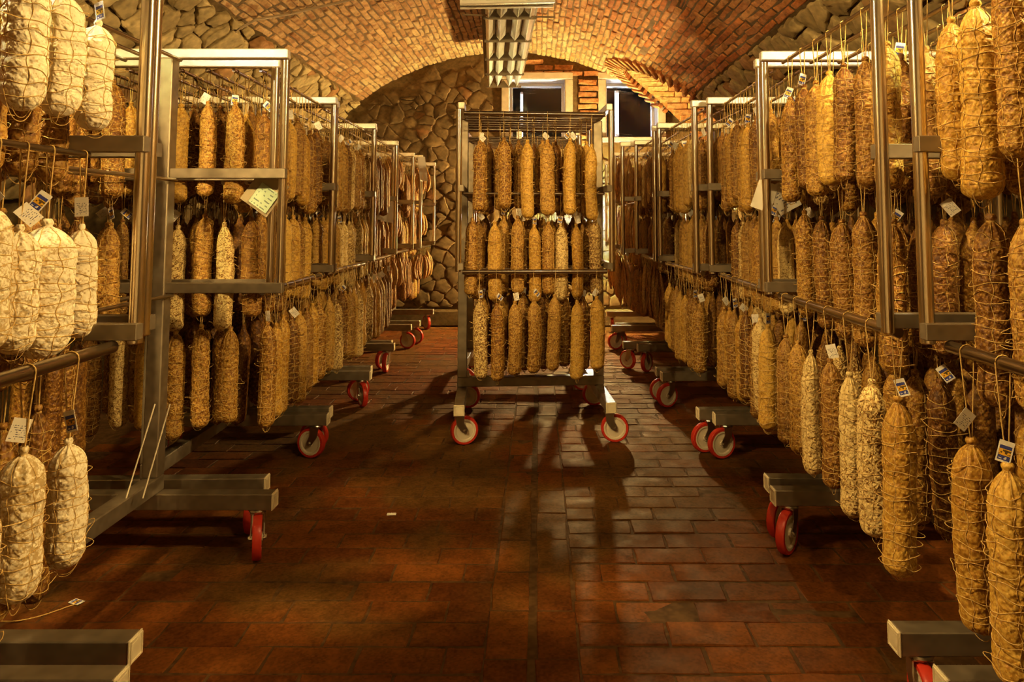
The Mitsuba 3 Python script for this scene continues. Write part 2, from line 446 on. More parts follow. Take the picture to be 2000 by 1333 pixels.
# rubble stones: Voronoi cells on a flat sheet (s, t), mapped by fn(s, t, h)
def f_stone_grey(p, n, uv):
    g = fbm(p.x * 24, p.y * 24, p.z * 24, 3)
    base = mix(C(0.26, 0.19, 0.09), C(0.48, 0.37, 0.19), uv.x)
    base = mix(base, C(0.36, 0.16, 0.06), smoothstep(0.90, 0.96, uv.y) * 0.7)
    return base * (0.4 + 1.1 * g)
mat('stone_grey', base_color=proc(f_stone_grey), roughness=0.85, specular=0.25)
def rubble(parent, s0, s1, t0, t1, ds, dt, seed, fn, keep, most=300, height=(0.018, 0.05), gap=0.006, rank=None, look='stone', flare=1.0):
    g = np.random.default_rng(seed)
    pts = []
    want = int((s1 - s0 + 2 * ds) * (t1 - t0 + 2 * dt) / (ds * dt))
    for _ in range(want * 9):
        if len(pts) >= want: break
        p = np.array([g.uniform(s0 - ds, s1 + ds), g.uniform(t0 - dt, t1 + dt)])
        if not pts or (((np.array(pts) - p) / (ds, dt)) ** 2).sum(1).min() > g.uniform(0.10, 0.75) ** 2: pts.append(p)
    vor = Voronoi(np.array(pts))
    cells = []
    for k, p in enumerate(pts):
        reg = vor.regions[vor.point_region[k]]
        if -1 in reg or len(reg) < 3: continue
        poly = Polygon(vor.vertices[reg]).intersection(sbox(s0, t0, s1, t1)).buffer(-gap * g.uniform(0.7, 1.5))
        if poly.geom_type != 'Polygon' or poly.area < 0.10 * ds * dt: continue
        poly = poly.buffer(-0.008).buffer(0.008, quad_segs=1).simplify(0.006)
        if poly.geom_type != 'Polygon' or poly.is_empty or not keep(poly): continue
        c = np.array(poly.exterior.segmentize(0.045).coords)[:-1] if poly.geom_type == 'Polygon' else []
        if len(c) < 3: continue
        if not poly.exterior.is_ccw: c = c[::-1]
        h = g.uniform(*height); n = len(c); m = c.mean(0)
        c = c + g.normal(0, 0.0055, c.shape)
        c1 = m + (c - m) * (0.97 if flare == 1.0 else 0.94); c2 = m + (c - m) * (0.86 if flare == 1.0 else 0.78)
        lv = np.vstack([np.c_[m + (c - m) * flare, np.full(n, -0.02 if flare == 1.0 else -0.003)], np.c_[c1, h * g.uniform(0.35, 0.95, n)], np.c_[c2, h * g.uniform(0.9, 1.1, n)], [[m[0], m[1], h * g.uniform(0.9, 1.1)]]])
        f = list(grid_faces(n, 3, True)) + [[2 * n + q, 2 * n + (q + 1) % n, 3 * n] for q in range(n)]
        v = fn(lv[:, 0], lv[:, 1], lv[:, 2])
        cells.append((rank(v.mean(0)) if rank else 0, (v, np.array(f)), (g.random(), g.random())))
    cells.sort(key=lambda q: q[0])
    rest, ruv = [], []
    for i, (_, m, a) in enumerate(cells):
        if i < most:
            add(parent, 'stone', PLY(m, look, smooth=True, uv=np.tile([a], (len(m[0]), 1))))
        else:
            rest.append(m); ruv.append(np.tile([a], (len(m[0]), 1)))
    if rest:
        add(parent, 'stone', PLY(cat(rest), look, smooth=True, uv=np.vstack(ruv)), kind='stuff')

def hmap(s, t, h):
    th = s / RV
    r = RV - h
    return np.stack([X0 + r * np.cos(th), t, Z0 + r * np.sin(th)], -1)
def hmap_l(s, t, h):
    v = hmap(math.pi * RV - s, t, h); return v
def keep_r(poly):
    c = np.array(poly.exterior.coords); v = hmap(c[:, 0], c[:, 1], c[:, 0] * 0)
    return not in_niche(v[:, 0], v[:, 1], v[:, 2], 0.86).any()
rubble('wall_right', RV * math.radians(20), RV * TH_R - 0.01, 2.9, YB, 0.15, 0.21, 21, hmap, keep_r, look='stone_grey', height=(0.012, 0.06), rank=lambda c: -c[2] + 0.12 * c[1])
rubble('wall_left', RV * math.radians(20), RV * (math.pi - TH_L) - 0.01, 2.9, YB, 0.15, 0.21, 22, hmap_l, lambda p: True, look='stone_grey', height=(0.012, 0.06), rank=lambda c: -c[2] + 0.12 * c[1])

room_poly = Polygon([(X0 + RV * math.cos(t), Z0 + RV * math.sin(t)) for t in np.linspace(0.3, math.pi - 0.3, 60)] + [(-3.2, 0), (2.4, 0)])
# plastered surrounds and the brick pier keep the stones away
NOSTONE = [sbox(-0.56, 2.10, 0.50, 3.6), sbox(0.50, 2.16, 1.72, 3.22), sbox(-0.1, 3.06, 1.3, 3.6)]
def keep_b(poly):
    return room_poly.contains(poly) and not any(b.intersects(poly) for b in NOSTONE)
rubble('wall_back', -2.75, 2.2, 0.22, 3.42, 0.20, 0.115, 23, lambda s, t, h: np.stack([s, YB - h, t], -1), keep_b, flare=1.10, height=(0.004, 0.026), gap=0.002, rank=lambda c: abs(c[0] + 0.8))
add('wall_back', 'plinth', PLY(box(-3.3, 2.5, YB - 0.10, YB + 0.05, 0, 0.20, 0.02), 'wall_mortar'))
# brick courses above the windows and in the pier between them
pb, pbp = block_set(8, 0.235, 0.062, 0.03, 'vault_brick', 400, 0.006, 0.004)
def wall_brick(x, z, rot=0.0, inset=0.01):
    add('wall_back', 'brick', pbp[rng.randrange(8)], basis((x, YB + inset, z), (1, 0, 0), (0, 0, 1), (0, -1, 0)) @ rz(rot))
for j in range(5):
    z = 3.145 + j * 0.075
    for i in range(7):
        x = -0.06 + (i + 0.5 * (j % 2)) * 0.25
        if (x - X0) ** 2 + (z + 0.05 - Z0) ** 2 < (RV - 0.02) ** 2 and x + 0.12 < 1.45: wall_brick(x, z)
for j in range(11):
    wall_brick(0.615 + 0.02 * (j % 2), 2.26 + j * 0.077, inset=0.0)
# window surrounds, jambs, panes
def window(i, x0, x1, z0, z1, tube_x):
    k = f'window_{i}'
    labels[k] = {'label': 'small cellar window high in the stone end wall, ' + ('behind the louvred light fitting' if i == 1 else 'beside the brick arch, bright tube behind its pane'), 'kind': 'structure'}
    w = 0.10
    parts = [box(x0 - w, x1 + w, YB - 0.035, YB + 0.01, z1, z1 + w * 0.9, 0.008), box(x0 - w, x1 + w, YB - 0.045, YB + 0.01, z0 - 0.07, z0, 0.008),
             box(x0 - w, x0, YB - 0.03, YB + 0.01, z0, z1, 0.008), box(x1, x1 + w, YB - 0.03, YB + 0.01, z0, z1, 0.008)]
    add(k, 'surround', PLY(cat(parts), 'plaster'), label='beige plaster window surround')
    D = 0.30
    reveal = [box(x0 - 0.03, x0, YB, YB + D + 0.3, z0, z1), box(x1, x1 + 0.03, YB, YB + D + 0.3, z0, z1), box(x0, x1, YB, YB + D + 0.3, z1, z1 + 0.03), box(x0, x1, YB, YB + D + 0.3, z0 - 0.03, z0)]
    add(k, 'reveal', PLY(cat(reveal), 'white_paint'), label='white painted window reveal')
    fw = 0.035
    fr = [box(x0, x0 + fw, YB + D - 0.04, YB + D, z0, z1, 0.004), box(x1 - fw, x1, YB + D - 0.04, YB + D, z0, z1, 0.004), box(x0 + fw, x1 - fw, YB + D - 0.04, YB + D, z1 - fw, z1, 0.004), box(x0 + fw, x1 - fw, YB + D - 0.04, YB + D, z0, z0 + fw, 0.004)]
    add(k, 'sash', PLY(cat(fr), 'white_paint'))
    add(k, 'pane', PLY(box(x0 + fw, x1 - fw, YB + D - 0.022, YB + D - 0.021, z0 + fw, z1 - fw), 'glass'))
    webs = []
    g = np.random.default_rng(50 + i)
    for _ in range(10):
        a = np.array([x0 + g.uniform(0, 0.25), YB + 0.08 + g.uniform(0, 0.12), z1 - g.uniform(0, 0.12)]) if g.random() < 0.6 else np.array([x0 + g.uniform(0, 0.1), YB + 0.1, z0 + g.uniform(0, 0.2)])
        b = a + np.array([g.uniform(0.1, 0.4), g.uniform(-0.03, 0.05), g.uniform(-0.06, 0.02) if a[2] > (z0 + z1) / 2 else g.uniform(-0.12, -0.02)])
        b[0] = min(b[0], x1); b[2] = min(max(b[2], z0), z1)
        webs.append(sweep(np.linspace(a, b, 5) + np.array([0, 0, -0.01])[None] * np.sin(np.linspace(0, math.pi, 5))[:, None], 0.0012, 3))
    add(k, 'cobweb', PLY(cat(webs), 'web'), label='dusty cobweb strands', kind='stuff')
window(1, *WIN[0], 0)
window(2, *WIN[1], 0)
# the room next door, seen dimly through the panes
yb0, yb1 = YB + 0.60, YB + 4.2
side = [box(-2.6, 3.4, yb1, yb1 + 0.05, 0.4, 4.2), box(-2.65, -2.6, yb0, yb1, 0.4, 4.2), box(3.4, 3.45, yb0, yb1, 0.4, 4.2), box(-2.6, 3.4, yb0, yb1, 0.35, 0.4), box(-2.6, 3.4, yb0, yb1, 4.2, 4.25)]
scene['wall_beyond'] = PLY(cat(side), 'room_green')
labels['wall_beyond'] = {'label': 'unlit grey-green room beyond the two small windows', 'kind': 'structure'}
poly = sbox(-2.6, 0.4, 3.4, 4.2)
for x0, x1, z0, z1 in WIN: poly = poly.difference(sbox(x0, z0, x1, z1))
m_ = trimesh.creation.triangulate_polygon(poly, engine='earcut')
add('wall_beyond', 'window_side', PLY((np.stack([m_[0][:, 0], np.full(len(m_[0]), yb0), m_[0][:, 1]], -1), m_[1]), 'room_green'))
for i, (x, r, z0, z1, lab) in enumerate([(-0.225, 0.014, 2.36, 2.98, 'slim glowing white tube lamp upright behind the window pane near the louvred fitting'), (1.03, 0.026, 2.40, 3.0, 'glowing white tube lamp upright behind the window pane beside the brick arch')]):
    t = thing('tube_lamp', lab, 'lamp')
    y = YB + 0.42
    g = PLY(tube((x, y, z0 + 0.03), (x, y, z1 - 0.03), r, 14), 'white_paint')
    g['emitter'] = {'type': 'area', 'radiance': rgb(*BLUE_TUBE)}
    add(t, 'glass_tube', g)
    add(t, 'end_cap', PLY(cat([tube((x, y, z0), (x, y, z0 + 0.03), r + 0.003, 14), tube((x, y, z1 - 0.03), (x, y, z1), r + 0.003, 14), box(x - 0.012, x + 0.012, y + r, y + 0.06, z0, z0 + 0.02), box(x - 0.012, x + 0.012, y + r, y + 0.06, z1 - 0.02, z1), box(x - 0.02, x + 0.02, y + 0.05, y + 0.08, z0, z1)]), 'white_paint'))

# --- floor --------------------------------------------------------------------
scene['floor'] = PLY(box(-3.5, 2.7, YF, YB + 0.1, -0.05, -0.003), 'floor_joint')
labels['floor'] = {'label': 'worn red brick paving with a shallow drain joint along the middle', 'kind': 'structure'}
FL, FT = 0.265, 0.132
fb, fbp = block_set(24, FL - 0.007, FT - 0.007, 0.022, 'floor_brick', 500, 0.004, 0.0022)
mats = []
def tile(x, y, along_y=False, cut=None):
    M = tr(x, y, -0.022 + rng.gauss(0, 0.0012)) @ rz(rng.gauss(0, 0.006) + (math.pi / 2 if along_y else 0)) @ rx(rng.gauss(0, 0.004)) @ ry(rng.gauss(0, 0.003))
    if cut: M = M @ sc(cut, 1, 1)
    mats.append((y + 0.4 * abs(x) + (3 if abs(x) > 0.45 * y + 1.0 else 0), M))
XG = -0.02
yy = 1.3
while yy < YB - 0.1:
    for s in (-1, 1):
        tile(XG + s * 0.076, yy, True)
    yy += FL
row = 0
y = 1.3
while y < YB - 0.05:
    for s in (-1, 1):
        off = (0.5 if row % 2 else 1.0) * FL * (0.8 + 0.3 * rng.random())
        x = 0.142
        tile(XG + s * (x + off / 2), y, cut=off / FL)
        x += off
        while x < 2.35:
            tile(XG + s * (x + FL / 2), y); x += FL
    y += FT; row += 1
lay('floor', 'brick', fb, fbp, mats, 'floor_brick')

# ---------------------------------------------------------------- light fitting under the vault, pipe, lamps
FX = lambda y: -0.205 - 0.066 * (y - 5.2)       # centre line of the fitting
fit = thing('louvre_light_fitting', 'long unlit louvred light fitting of bare aluminium hung under the vault', 'light fitting')
FZ = 2.85
ya, yb = 5.15, 8.30
def along(x, y, z):
    return np.array([FX(y) + x, y, z])
def vane(off):
    v = []
    for y in (ya, yb):
        for dx, z in ((-0.030, FZ + 0.125), (-0.002, FZ + 0.005), (0.002, FZ + 0.005), (0.055, FZ + 0.125)):
            v.append(along(off + dx, y, z))
    f = []
    for a, b in ((0, 1), (1, 2), (2, 3)):
        f += [[a, b, 4 + b], [a, 4 + b, 4 + a]]
    return np.array(v), np.array(f)
for off in (-0.165, -0.072, 0.060, 0.152):
    add(fit, 'vane', PLY(vane(off), 'aluminium'))
for y in np.linspace(ya + 0.28, yb - 0.01, 5):
    zz = []
    pr = [(-0.205, 0.0), (0.205, 0.0), (0.205, 0.03), (0.17, 0.012), (0.11, 0.075), (0.06, 0.012), (0.0, 0.09), (-0.07, 0.012), (-0.12, 0.075), (-0.165, 0.012), (-0.205, 0.03)]
    m = trimesh.creation.extrude_polygon(Polygon(pr), 0.004, engine='earcut')
    v = np.stack([FX(y) + m.vertices[:, 0], y + m.vertices[:, 2], FZ - 0.006 + m.vertices[:, 1]], -1)
    add(fit, 'cross_plate', PLY((v, np.array(m.faces)), 'plate_dark'))
v = np.array([along(dx, y, z) for y in (ya, yb) for dx, z in ((-0.225, FZ + 0.13), (-0.225, FZ + 0.17), (0.225, FZ + 0.17), (0.225, FZ + 0.13))])
f = [[0, 1, 5], [0, 5, 4], [1, 2, 6], [1, 6, 5], [2, 3, 7], [2, 7, 6], [3, 0, 4], [3, 4, 7], [0, 3, 2], [0, 2, 1], [4, 5, 6], [4, 6, 7]]
add(fit, 'tray', PLY((v, np.array(f)), 'dark_tray'), label='dark grey backing tray')
MC = tr(FX(5.06) - 0.02, 5.06, FZ) @ rz(0.10) @ ry(-0.055)
ck = add(fit, 'end_channel', PLY(box(-0.35, 0.33, -0.05, 0.05, 0.0, 0.006), 'plate_dark'), MC, label='metal channel with two white lips across the near end')
for y0, y1 in ((-0.075, -0.045), (0.045, 0.06)):
    add(ck, 'lip', PLY(box(-0.35, 0.33, y0, y1, -0.014, 0.045, 0.003), 'aluminium'), MC, label='white lip')
for y in (5.6, 7.7):
    for s in (-0.18, 0.14):
        x = FX(y) + s
        add(fit, 'hanger', PLY(tube((x, y, FZ + 0.16), (x, y, Z0 + math.sqrt(RV ** 2 - (x - X0) ** 2) + 0.02), 0.006, 8), 'steel_rail'))
add(fit, 'cross_rod', PLY(tube((-0.60, 5.53, FZ + 0.06), (0.13, 5.53, FZ + 0.04), 0.008, 8), 'conduit'))

PIPE = [(-2.33, 5.35, 2.66), (-2.27, 5.32, 2.73), (-2.16, 5.36, 2.83), (-1.98, 5.60, 2.93), (-1.83, 5.72, 2.99), (-1.3, 6.0, 3.22), (-0.85, 6.2, 3.33), (-0.55, 6.3, 3.36)]
pp = []
for a in PIPE:
    th = math.atan2(a[2] - Z0, a[0] - X0)
    pp.append(vault(np.array([th]), a[1], 0.035)[0])
pk = thing('conduit_pipe', 'thin grey-brown cable pipe bent across the brick vault', 'pipe')
add(pk, 'pipe', PLY(sweep(pp, 0.011, 10), 'conduit', smooth=40))
for k in (1, 3, 5, 6):
    th = math.atan2(pp[k][2] - Z0, pp[k][0] - X0)
    add(pk, 'clip', PLY(box(-0.012, 0.012, -0.02, 0.02, -0.012, 0.012, 0.002), 'steel_rail'), basis(vault(np.array([th]), pp[k][1], 0.028)[0], (0, 1, 0), (-math.sin(th), 0, math.cos(th)), (-math.cos(th), 0, -math.sin(th))))

for nm, (p, r, s, lab) in LAMPS.items():
    k = thing('hanging_lamp' if nm != 'back' else 'bulb_lamp', lab, 'lamp')
    prof = [(0.0001, -r)] + [(r * math.cos(a), r * math.sin(a)) for a in np.linspace(-1.4, 1.4, 15)] + [(0.0001, r)]
    g = PLY(moved(lathe(prof, 24, 'z'), tr(*p)), 'white_paint', smooth=True)
    g['emitter'] = {'type': 'area', 'radiance': rgb(*(WARM * s))}
    add(k, 'bulb', g)
    if nm == 'back':
        add(k, 'socket', PLY(lathe([(0.0001, 0), (0.022, 0), (0.025, 0.05), (0.02, 0.06), (0.0001, 0.06)], 16, 'z'), 'black_plastic'), tr(p[0], p[1], p[2] - r - 0.058))
        add(k, 'stand_pole', PLY(tube((p[0], p[1], 0.02), (p[0], p[1], p[2] - r - 0.055), 0.012, 10), 'black_plastic'))
        add(k, 'stand_base', PLY(lathe([(0.0001, 0), (0.14, 0), (0.14, 0.012), (0.02, 0.03), (0.0001, 0.03)], 24, 'z'), 'black_plastic'), tr(p[0], p[1], 0.0))
    else:
        zt = Z0 + math.sqrt(RV ** 2 - (p[0] - X0) ** 2)
        add(k, 'socket', PLY(lathe([(0.0001, 0), (0.022, 0), (0.022, 0.055), (0.006, 0.065), (0.0001, 0.065)], 16, 'z'), 'black_plastic'), tr(p[0], p[1], p[2] + r))
        add(k, 'shade', PLY(lathe([(0.024, 0.0), (0.20, -0.055), (0.201, -0.052), (0.024, 0.006)], 32, 'z'), 'white_paint', smooth=20), tr(p[0], p[1], p[2] + r + 0.035))
        add(k, 'cord', PLY(tube((p[0], p[1], p[2] + r + 0.06), (p[0], p[1], zt + 0.02), 0.004, 6), 'black_plastic'))

# ---------------------------------------------------------------- drying racks
W2, HT, HM, HL = 0.49, 1.975, 1.487, 1.03          # half width; heights of the three arm levels (centres)
RAILS = [-0.400, -0.285, -0.170, -0.055, 0.055, 0.170, 0.285, 0.400]
def rail_x(t, ri):          # the middle tier hangs further in, the thick bottom rail further out
    o = {(1, 0): -0.352, (1, 7): 0.352, (1, 1): -0.252, (1, 6): 0.252, (2, 0): -0.432, (2, 7): 0.432}
    return o.get((t, ri), RAILS[ri])
A_ = 0.020
arm_m = {
    'top': cat([box(-W2, W2, -0.02, 0.02, -A_, A_, 0.004)]),
    'mid': cat([box(-W2, W2, -0.016, 0.016, -A_, A_, 0.002)]),
}
arm_p = {'top': PLY(arm_m['top'], 'arm_steel'), 'mid': PLY(arm_m['mid'], 'steel_sheet')}
col_p = PLY(box(-0.03, 0.03, -0.03, 0.03, 0.30, HT - A_, 0.004), 'steel_sheet')
up_p = PLY(tube((0, 0, HL - A_ - 0.012), (0, 0, HT - A_), 0.0175, 16, 0.003), 'steel', smooth=40)
def fork_mesh():
    pl = []
    prof = Polygon([(-0.026, 0.0), (0.026, 0.0), (0.022, -0.05), (0.045, -0.10), (0.030, -0.118), (0.010, -0.112), (-0.020, -0.06)])
    for x in (-0.026, 0.022):
        m = trimesh.creation.extrude_polygon(prof, 0.004, engine='earcut')
        v = np.stack([x + m.vertices[:, 2], m.vertices[:, 0], m.vertices[:, 1]], -1)
        pl.append((v, np.array(m.faces)))
    pl.append(box(-0.028, 0.028, -0.028, 0.028, -0.006, 0.0, 0.002))
    return cat(pl)
WR = 0.0815
fork_p = PLY(fork_mesh(), 'fork_steel')
swiv_p = PLY(lathe([(0.0001, 0.0), (0.033, 0.0), (0.036, -0.006), (0.030, -0.014), (0.0001, -0.014)], 20, 'z'), 'fork_steel', smooth=30)
tyre_p = PLY(lathe([(WR - 0.016, -0.0165), (WR - 0.004, -0.0165), (WR, -0.010), (WR, 0.010), (WR - 0.004, 0.0165), (WR - 0.016, 0.0165)], 36, 'x'), 'tyre_red', smooth=40)
hub_p = PLY(lathe([(0.0001, -0.019), (0.016, -0.019), (0.018, -0.011), (0.050, -0.010), (0.056, -0.0155), (WR - 0.0155, -0.0155), (WR - 0.0155, 0.0155), (0.056, 0.0155), (0.050, 0.010), (0.018, 0.011), (0.016, 0.019), (0.0001, 0.019)], 36, 'x'), 'hub_cream', smooth=30)
axle_p = PLY(cat([tube((-0.034, 0, 0), (0.034, 0, 0), 0.008, 6), tube((-0.029, 0, 0), (0.029, 0, 0), 0.012, 6)]), 'fork_steel')
def cap_mesh():
    a = 0.0315
    return cat([box(0, 0.005, -a, a, -a, a, 0.0015), box(0.004, 0.008, -a + 0.004, a - 0.004, a - 0.008, a - 0.004), box(0.004, 0.008, -a + 0.004, a - 0.004, -a + 0.004, -a + 0.008),
                box(0.004, 0.008, -a + 0.004, -a + 0.008, -a + 0.008, a - 0.008), box(0.004, 0.008, a - 0.008, a - 0.004, -a + 0.008, a - 0.008), box(0.0, 0.0065, -0.019, 0.019, -0.019, 0.019, 0.001)])
cap_p = PLY(cap_mesh(), 'cap_plastic')
cross_p = PLY(box(-0.475, 0.475, -0.03, 0.03, 0.18, 0.24, 0.003), 'steel_sheet')
_rail = {}
def rail_p(L, r):
    if (L, r) not in _rail:
        e = L / 2 - 0.012
        _rail[(L, r)] = PLY(tube((0, -e, 0), (0, e, 0), r, 12), 'steel_rail', smooth=40)
    return _rail[(L, r)]
_beam = {}
RACKS = {}
def rack(name, x, y, yaw, label, L=0.97, rails=None, seed=0):
    """x, y: the centre. Rails run along local y."""
    k = thing('drying_rack', label, 'rack', 'wheeled steel drying racks')
    g = random.Random(seed)
    M = tr(x, y, 0) @ rz(yaw)
    RACKS[name] = (M, L, k)
    h = L / 2
    if L not in _beam: _beam[L] = PLY(box(-0.03, 0.03, -h - 0.03, h + 0.03, 0.24, 0.30, 0.004), 'steel_sheet')
    add(k, 'base_beam', _beam[L], M)
    for s in (-1, 1):
        add(k, 'column', col_p, M @ tr(0, s * h, 0))
        add(k, 'top_arm', arm_p['top'], M @ tr(0, s * h, HT))
        for z in (HM, HL):
            for q in (-1, 1):
                pass
            add(k, 'arm', arm_p['mid'], M @ tr(0, s * h - s * 0.002, z))
        for q in (-1, 1):
            add(k, 'upright_tube', up_p, M @ tr(q * (W2 - 0.0175), s * (h + 0.012), 0))
        yb_ = s * (h - 0.0)
        c = add(k, 'cross_beam', cross_p, M @ tr(0, yb_, 0))
        for q in (-1, 1):
            add(c, 'end_cap', cap_p, M @ tr(q * 0.475, yb_, 0.21) @ rz(0 if q > 0 else math.pi), label='cream plastic end cap')
            c2 = numbered(f'{k}__caster')
            a = g.uniform(-math.pi, math.pi)
            if (name, s, q) in SWIVEL: a = SWIVEL[(name, s, q)]
            B = M @ tr(q * 0.415, yb_, 0.18) @ rz(a - yaw)
            add(c2, 'swivel', swiv_p, B)
            add(c2, 'fork', fork_p, B @ tr(0, 0, -0.010) @ sc(1, 1, 0.82))
            Wm = B @ tr(0, 0.030, -0.18 + WR)
            add(c2, 'tyre', tyre_p, Wm, label='red rubber tyre')
            add(c2, 'hub', hub_p, Wm, label='cream wheel hub')
            add(c2, 'axle', axle_p, Wm)
    for ti, z in enumerate((HT, HM, HL)):
        for ri in range(8):
            rx_ = rail_x(ti, ri)
            if rails is not None and ri not in rails: continue
            outer = (ti == 2 or (ti == 0 and name == 'C')) and ri in (0, 7)
            r = 0.0145 if outer else 0.0075
            add(k, 'rail', rail_p(L, r), M @ tr(rx_, 0, z - A_ - r))
    return k
SWIVEL = {  # wheel headings read off the photograph
    ('R2', 1, -1): 2.45, ('R3', -1, -1): 2.35, ('R3', 1, -1): 1.9, ('R4', -1, -1): 1.9, ('R4', 1, -1): 2.0, ('R5', -1, -1): 1.6,
    ('L2', 1, 1): -2.8, ('L3', -1, 1): 0.1, ('L3', 1, 1): 1.3, ('L4', -1, 1): 1.5, ('C', -1, -1): -1.62, ('C', 1, -1): -1.25, ('L1', 1, 1): 0.2,
    ('R1', 1, -1): 2.8, ('R2', -1, -1): 3.0,
}
TIPOFF = W2 - 0.0175
def tierz(t, ri, rk=''):
    r = 0.0145 if ((t == 2 or (t == 0 and rk == 'C')) and ri in (0, 7)) else 0.0075
    return (HT, HM, HL)[t] - A_ - r, r

ROW = 'in the {} row of racks'
def rack_label(i, side):
    return f'wheeled steel rack hung with salami, {ORD[i]} from the viewer in the {side} row'
RX = {'R1': (0.950, 1.28, 0.0), 'R2': (0.934, 2.44, 0.0), 'R3': (0.962, 3.54, -0.02), 'R4': (0.884, 4.64, 0.04), 'R5': (0.853, 5.75, 0.0), 'R6': (0.745, 6.85, 0.0), 'R7': (0.80, 7.97, 0.0)}
LX = {'L1': (-0.985, 1.28, 0.0), 'L2': (-1.036, 2.40, 0.0), 'L3': (-1.147, 3.53, 0.03), 'L4': (-1.187, 4.65, 0.0), 'L5': (-1.235, 5.77, 0.03), 'L6': (-1.30, 6.90, 0.0), 'L7': (-1.26, 8.15, 0.0)}
for i, (n, (x, y, a)) in enumerate(RX.items()):
    rack(n, x + TIPOFF, y, a, rack_label(i, 'right'), seed=i)
for i, (n, (x, y, a)) in enumerate(LX.items()):
    rack(n, x - TIPOFF, y, a, rack_label(i, 'left') if n != 'L2' else 'wheeled steel rack with empty aisle side, second from the viewer in the left row', rails=(0, 1, 2, 3, 4) if n == 'L2' else None, seed=20 + i)
CXR, CYR, CYAW = -0.05, 4.70, math.radians(4.0)
rack('C', CXR, CYR, CYAW + math.pi / 2, 'wheeled steel rack of salami standing crosswise in the middle of the aisle', L=0.88, seed=50)
rack('D', -0.13, 6.02, math.pi / 2 - 0.01, 'wheeled steel rack of salami standing crosswise directly behind the middle rack', L=0.88, seed=51)

# ---------------------------------------------------------------- salami
def salami_fn(seed, L, R, fat=0.0):
    g = np.random.default_rng(seed)
    ph0 = g.uniform(0, 6.28); k = int(g.integers(9, 13)); tl = g.uniform(0.062, 0.088) if L > 0.3 else 0.052
    rings = np.arange(0.06, L - 0.015, 0.024) + g.uniform(-0.004, 0.004, len(np.arange(0.06, L - 0.015, 0.024)))
    strands = ph0 + np.arange(6) * 2 * math.pi / 6 + g.uniform(-0.15, 0.15, 6)
    bx, by = g.uniform(-0.010, 0.010, 2); el = g.uniform(0.93, 1.07)
    w1, w2 = g.uniform(0, 6.28, 2); taper = g.uniform(-0.08, 0.10)
    def radius(phi, d):
        """d: depth below the knot"""
        s = np.clip((d - 0.018) / tl, 0, 1)
        prof = R * (0.15 + 0.85 * (1 - (1 - s) ** 2.0) ** 0.70)
        prof = np.where(d < 0.018, 0.007 + 0.004 * np.sin(np.clip(d / 0.018, 0, 1) * math.pi), prof)
        prof = prof * (1 + taper * (d / L - 0.5))
        e = np.clip((d - (L - 1.05 * R)) / (1.05 * R), 0, 1)
        prof = prof * np.sqrt(np.maximum(1 - e ** 2.4, 1e-6))
        pleat = 1 - 0.22 * (1 - s) ** 0.9 * np.abs(np.cos(k * 0.5 * (phi - ph0) * 2 / 2)) * (d > 0.018)
        body = s ** 2
        q = np.stack([np.cos(phi) * R, np.sin(phi) * R, -d], -1)
        lum = (meshkit.noise(q * 26, seed) - 0.5) * 0.13 + (meshkit.noise(q * 70, seed + 1) - 0.5) * 0.075 + (meshkit.noise(q * 190, seed + 2) - 0.5) * 0.035
        dent = 0
        for zr in rings:
            dent = dent + np.exp(-((d - zr - 0.004 * np.sin(2 * phi + zr * 90)) / 0.0042) ** 2)
        groove = 0
        for a in strands:
            da = (phi - a + math.pi) % (2 * math.pi) - math.pi
            groove = groove + np.exp(-(da * R / 0.004) ** 2)
        return prof * pleat * (1 + body * lum - body * 0.035 * dent - body * 0.05 * groove)
    def pos(phi, d, out=0.0):
        r = radius(phi, d) + out
        x = r * np.cos(phi) * el + bx * np.sin(d / L * math.pi) + 0.0
        y = r * np.sin(phi) / el + by * np.sin(d / L * math.pi)
        return np.stack([x, y, -d], -1)
    return pos, rings, strands, g

